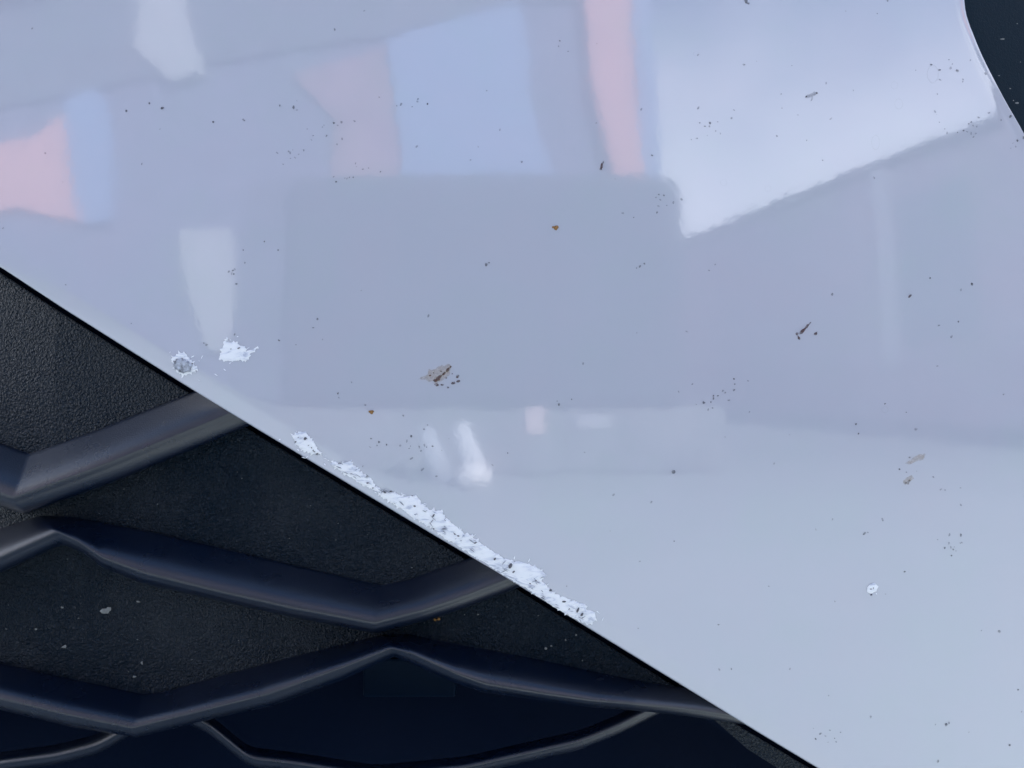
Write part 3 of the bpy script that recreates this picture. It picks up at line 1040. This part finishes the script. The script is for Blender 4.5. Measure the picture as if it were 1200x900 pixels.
VANP = m_plain("dark_grey_container_paint", (0.07, 0.08, 0.095), 0.95, 0.08, 3, 0.05)
PPINK = m_plain("pink_spot_tint", (0.60, 0.48, 0.48), 0.7, 0.1, 3)
BASE = m_plain("blended_base", (0.178, 0.197, 0.20), 0.9, 0.25, 3)  # toned so the made-up base merges with the ground in the reflection
GLASS = m_plain("dark_glass", (0.04, 0.05, 0.06), 0.2, 0.1, 2)
RUBBER = m_plain("rubber", (0.03, 0.03, 0.03), 0.9, 0.2, 20)
TILE = m_plain("roof_tiles", (0.12, 0.10, 0.09), 0.9, 0.2, 6)

bm = bmesh.new()
bmesh.ops.create_grid(bm, x_segments=2, y_segments=2, size=150)
structure(bm_obj("ground", bm, CONC))

house = thing("house", "two storey house across the street, with added pink and pale blue reflection patches", "house", (-6, -9, 0))
HO = Vector(house.location)
def hs(name, pts, y0, y1, mat):
    return slab(name, [(x + 6, z) for x, z in pts], y0 + 9, y1 + 9, mat, house)
hs("wall", [(-17, 0), (2.45, 0), (2.45, 9.6), (-17, 9.6)], -14, -9.0, LAV)
hs("dark_band", [(-17, 6.55), (-7.9, 6.55), (-2.25, 7.05), (0.1, 7.8), (1.25, 7.8), (1.25, 9.58), (-17, 9.58)], -9.0, -8.93, DARK_BAND)  # shade over the upper wall, put into a dark colour
hs("roof", [(-17.4, 9.6), (2.9, 9.6), (1.5, 12), (-16, 12)], -14.4, -8.5, TILE)
hs("white_panel", [(-7.46, 9.5), (-6.5, 9.5), (-6.1, 7.9), (-5.45, 6.5), (-6.2, 6.45), (-7.1, 7.3)], -8.93, -8.85, PALE)  # from here on: invented pieces, outlined to give the reflected patches
hs("pink_panel", [(-10.6, 5.6), (-9.2, 5.7), (-8.5, 6.1), (-8.25, 5.0), (-7.75, 3.72), (-8.5, 3.9), (-9.3, 4.15), (-10.6, 4.1)], -9.0, -8.9, PINK)
hs("blue_patch", [(-8.6, 6.45), (-7.9, 6.55), (-7.62, 6.3), (-7.3, 5.2), (-7.07, 3.7), (-7.72, 3.66), (-8.2, 5.0)], -9.0, -8.88, BLUE)
hs("white_patch", [(-5.7, 3.4), (-4.68, 3.35), (-4.55, 2.4), (-4.62, 1.2), (-5.0, 1.2), (-5.45, 2.2)], -9.0, -8.9, PALE)
hs("dusky_panel", [(-3.8, 6.3), (-2.2, 6.85), (-1.84, 4.6), (-1.84, 0.1), (-3.0, 0.1), (-3.0, 5.4)], -9.0, -8.93, DPINK)
hs("soften_panel", [(-4.6, 0.1), (-3.2, 0.1), (-3.2, 4.3), (-4.4, 4.2)], -9.0, -8.95, MID)  # added half-tone strip that softens the dark block's left edge in the reflection
hs("sky_gap_panel", [(-2.18, 7.0), (0.12, 7.75), (0.3, 6.6), (0.26, 5.8), (0.42, 5.0), (0.68, 4.2), (0.68, 0.1), (-1.8, 0.1), (-1.8, 4.6)], -9.0, -8.9, BLUE)  # invented blue surface in place of a reflected gap of sky
hs("pink_strip", [(1.25, 9.5), (2.08, 9.5), (2.05, 6.0), (2.14, 4.2), (2.14, 0.1), (1.6, 0.1), (1.6, 4.3), (1.32, 6.0)], -9.0, -8.8, PINK)
hs("blue_strip", [(2.12, 0.1), (2.44, 0.1), (2.44, 9.5), (2.12, 9.5)], -9.0, -8.9, BLUE)

brick_house = thing("terraced_house", "long low mauve brick house with white downpipe along the side street", "house", (4.43, -14.2, 0))
brick_house.rotation_euler = (0, 0, math.atan2(7.8, 2.22))
box("wall", (-1.5, -7, 0), (24, 0, 4.35), BRICK, brick_house)
box("roof", (-1.7, -7.2, 4.35), (24.2, 0.12, 4.52), TILE, brick_house)
box("downpipe", (6.0, 0, 0.9), (6.24, 0.12, 4.35), WHITE, brick_house)
box("window", (6.35, 0, 1.3), (7.65, 0.05, 3.75), m_plain("green_grey_pane", (0.36, 0.42, 0.42), 0.5, 0.1, 2), brick_house)
box("plinth", (-1.5, 0, 0), (24, 0.06, 1.15), PLINTH, brick_house)

dark_block = thing("block_standin", "made-up dark grey container with rounded corners, for the dark block in the reflection", "container", (-0.2, -4.4, 0))  # made up, stands in for a dark rounded block in the reflection
bm = bmesh.new()
add_box(bm, (-1.36, -0.9, 0.42), (1.36, 0.9, 2.13), 0.16, 6)
bm_obj("body", bm, VANP, dark_block, True)
box("plinth", (-2.4, -1.0, 0), (1.6, 0.84, 0.46), BASE, dark_block, 0.03)
for k in (-0.45, 0.45):
    box("rib", (k - 0.012, 0.895, 0.62), (k + 0.012, 0.912, 1.95), VANP, dark_block, 0.003)
box("pink_spot_plate", (0.29, 0.84, 0.28), (0.41, 0.87, 0.46), PPINK, dark_block, 0.012, 3)  # this and the next plate are added as pale spots in the reflection
box("pale_spot_plate", (0.60, 0.84, 0.32), (0.84, 0.86, 0.41), PALE, dark_block, 0.01)

OFFW = m_plain("dim_streak_white", (0.38, 0.42, 0.46), 0.7, 0.08, 3)
OFFW2 = m_plain("bright_streak_white", (0.60, 0.63, 0.66), 0.7, 0.12, 3)
def post(x, h, r, r1, mat, label, lean=0.0, y=-3.25):  # made-up posts, pale to draw the bright streaks low in the reflection
    bm = bmesh.new()
    bmesh.ops.create_cone(bm, cap_ends=True, segments=24, radius1=r, radius2=r1, depth=h)
    bmesh.ops.bevel(bm, geom=[e for e in bm.edges if all(v.co.z > 0 for v in e.verts)], offset=r1 * 0.4, segments=3, affect='EDGES')
    bmesh.ops.translate(bm, verts=bm.verts, vec=(0, 0, h / 2))
    o = bm_obj("streak_post", bm, mat, None, True)
    o.location = (x, y, 0)
    o.rotation_euler = (0, lean, 0)
    return tag(o, label, "streak_post", "added low posts in front of the container")
post(-0.40, 0.37, 0.08, 0.055, OFFW, "added pale leaning bollard, farthest left before the container", -0.32)
post(-0.19, 0.39, 0.08, 0.055, OFFW2, "added white leaning bollard, nearer the middle of the container", -0.30)
bm = bmesh.new()  # white lump added as the bright spot where the streak ends
bmesh.ops.create_icosphere(bm, subdivisions=3, radius=0.10)
for v in bm.verts:
    v.co *= 1 + 0.08 * math.sin(v.co.x * 60) * math.cos(v.co.z * 50)
    v.co.z *= 0.8
glint_stone = bm_obj("glint_stone", bm, WHITE, None, True)
glint_stone.location = (-0.21, -3.08, 0.075)
tag(glint_stone, "added round white stone at the foot of the brighter bollard", "glint_stone")
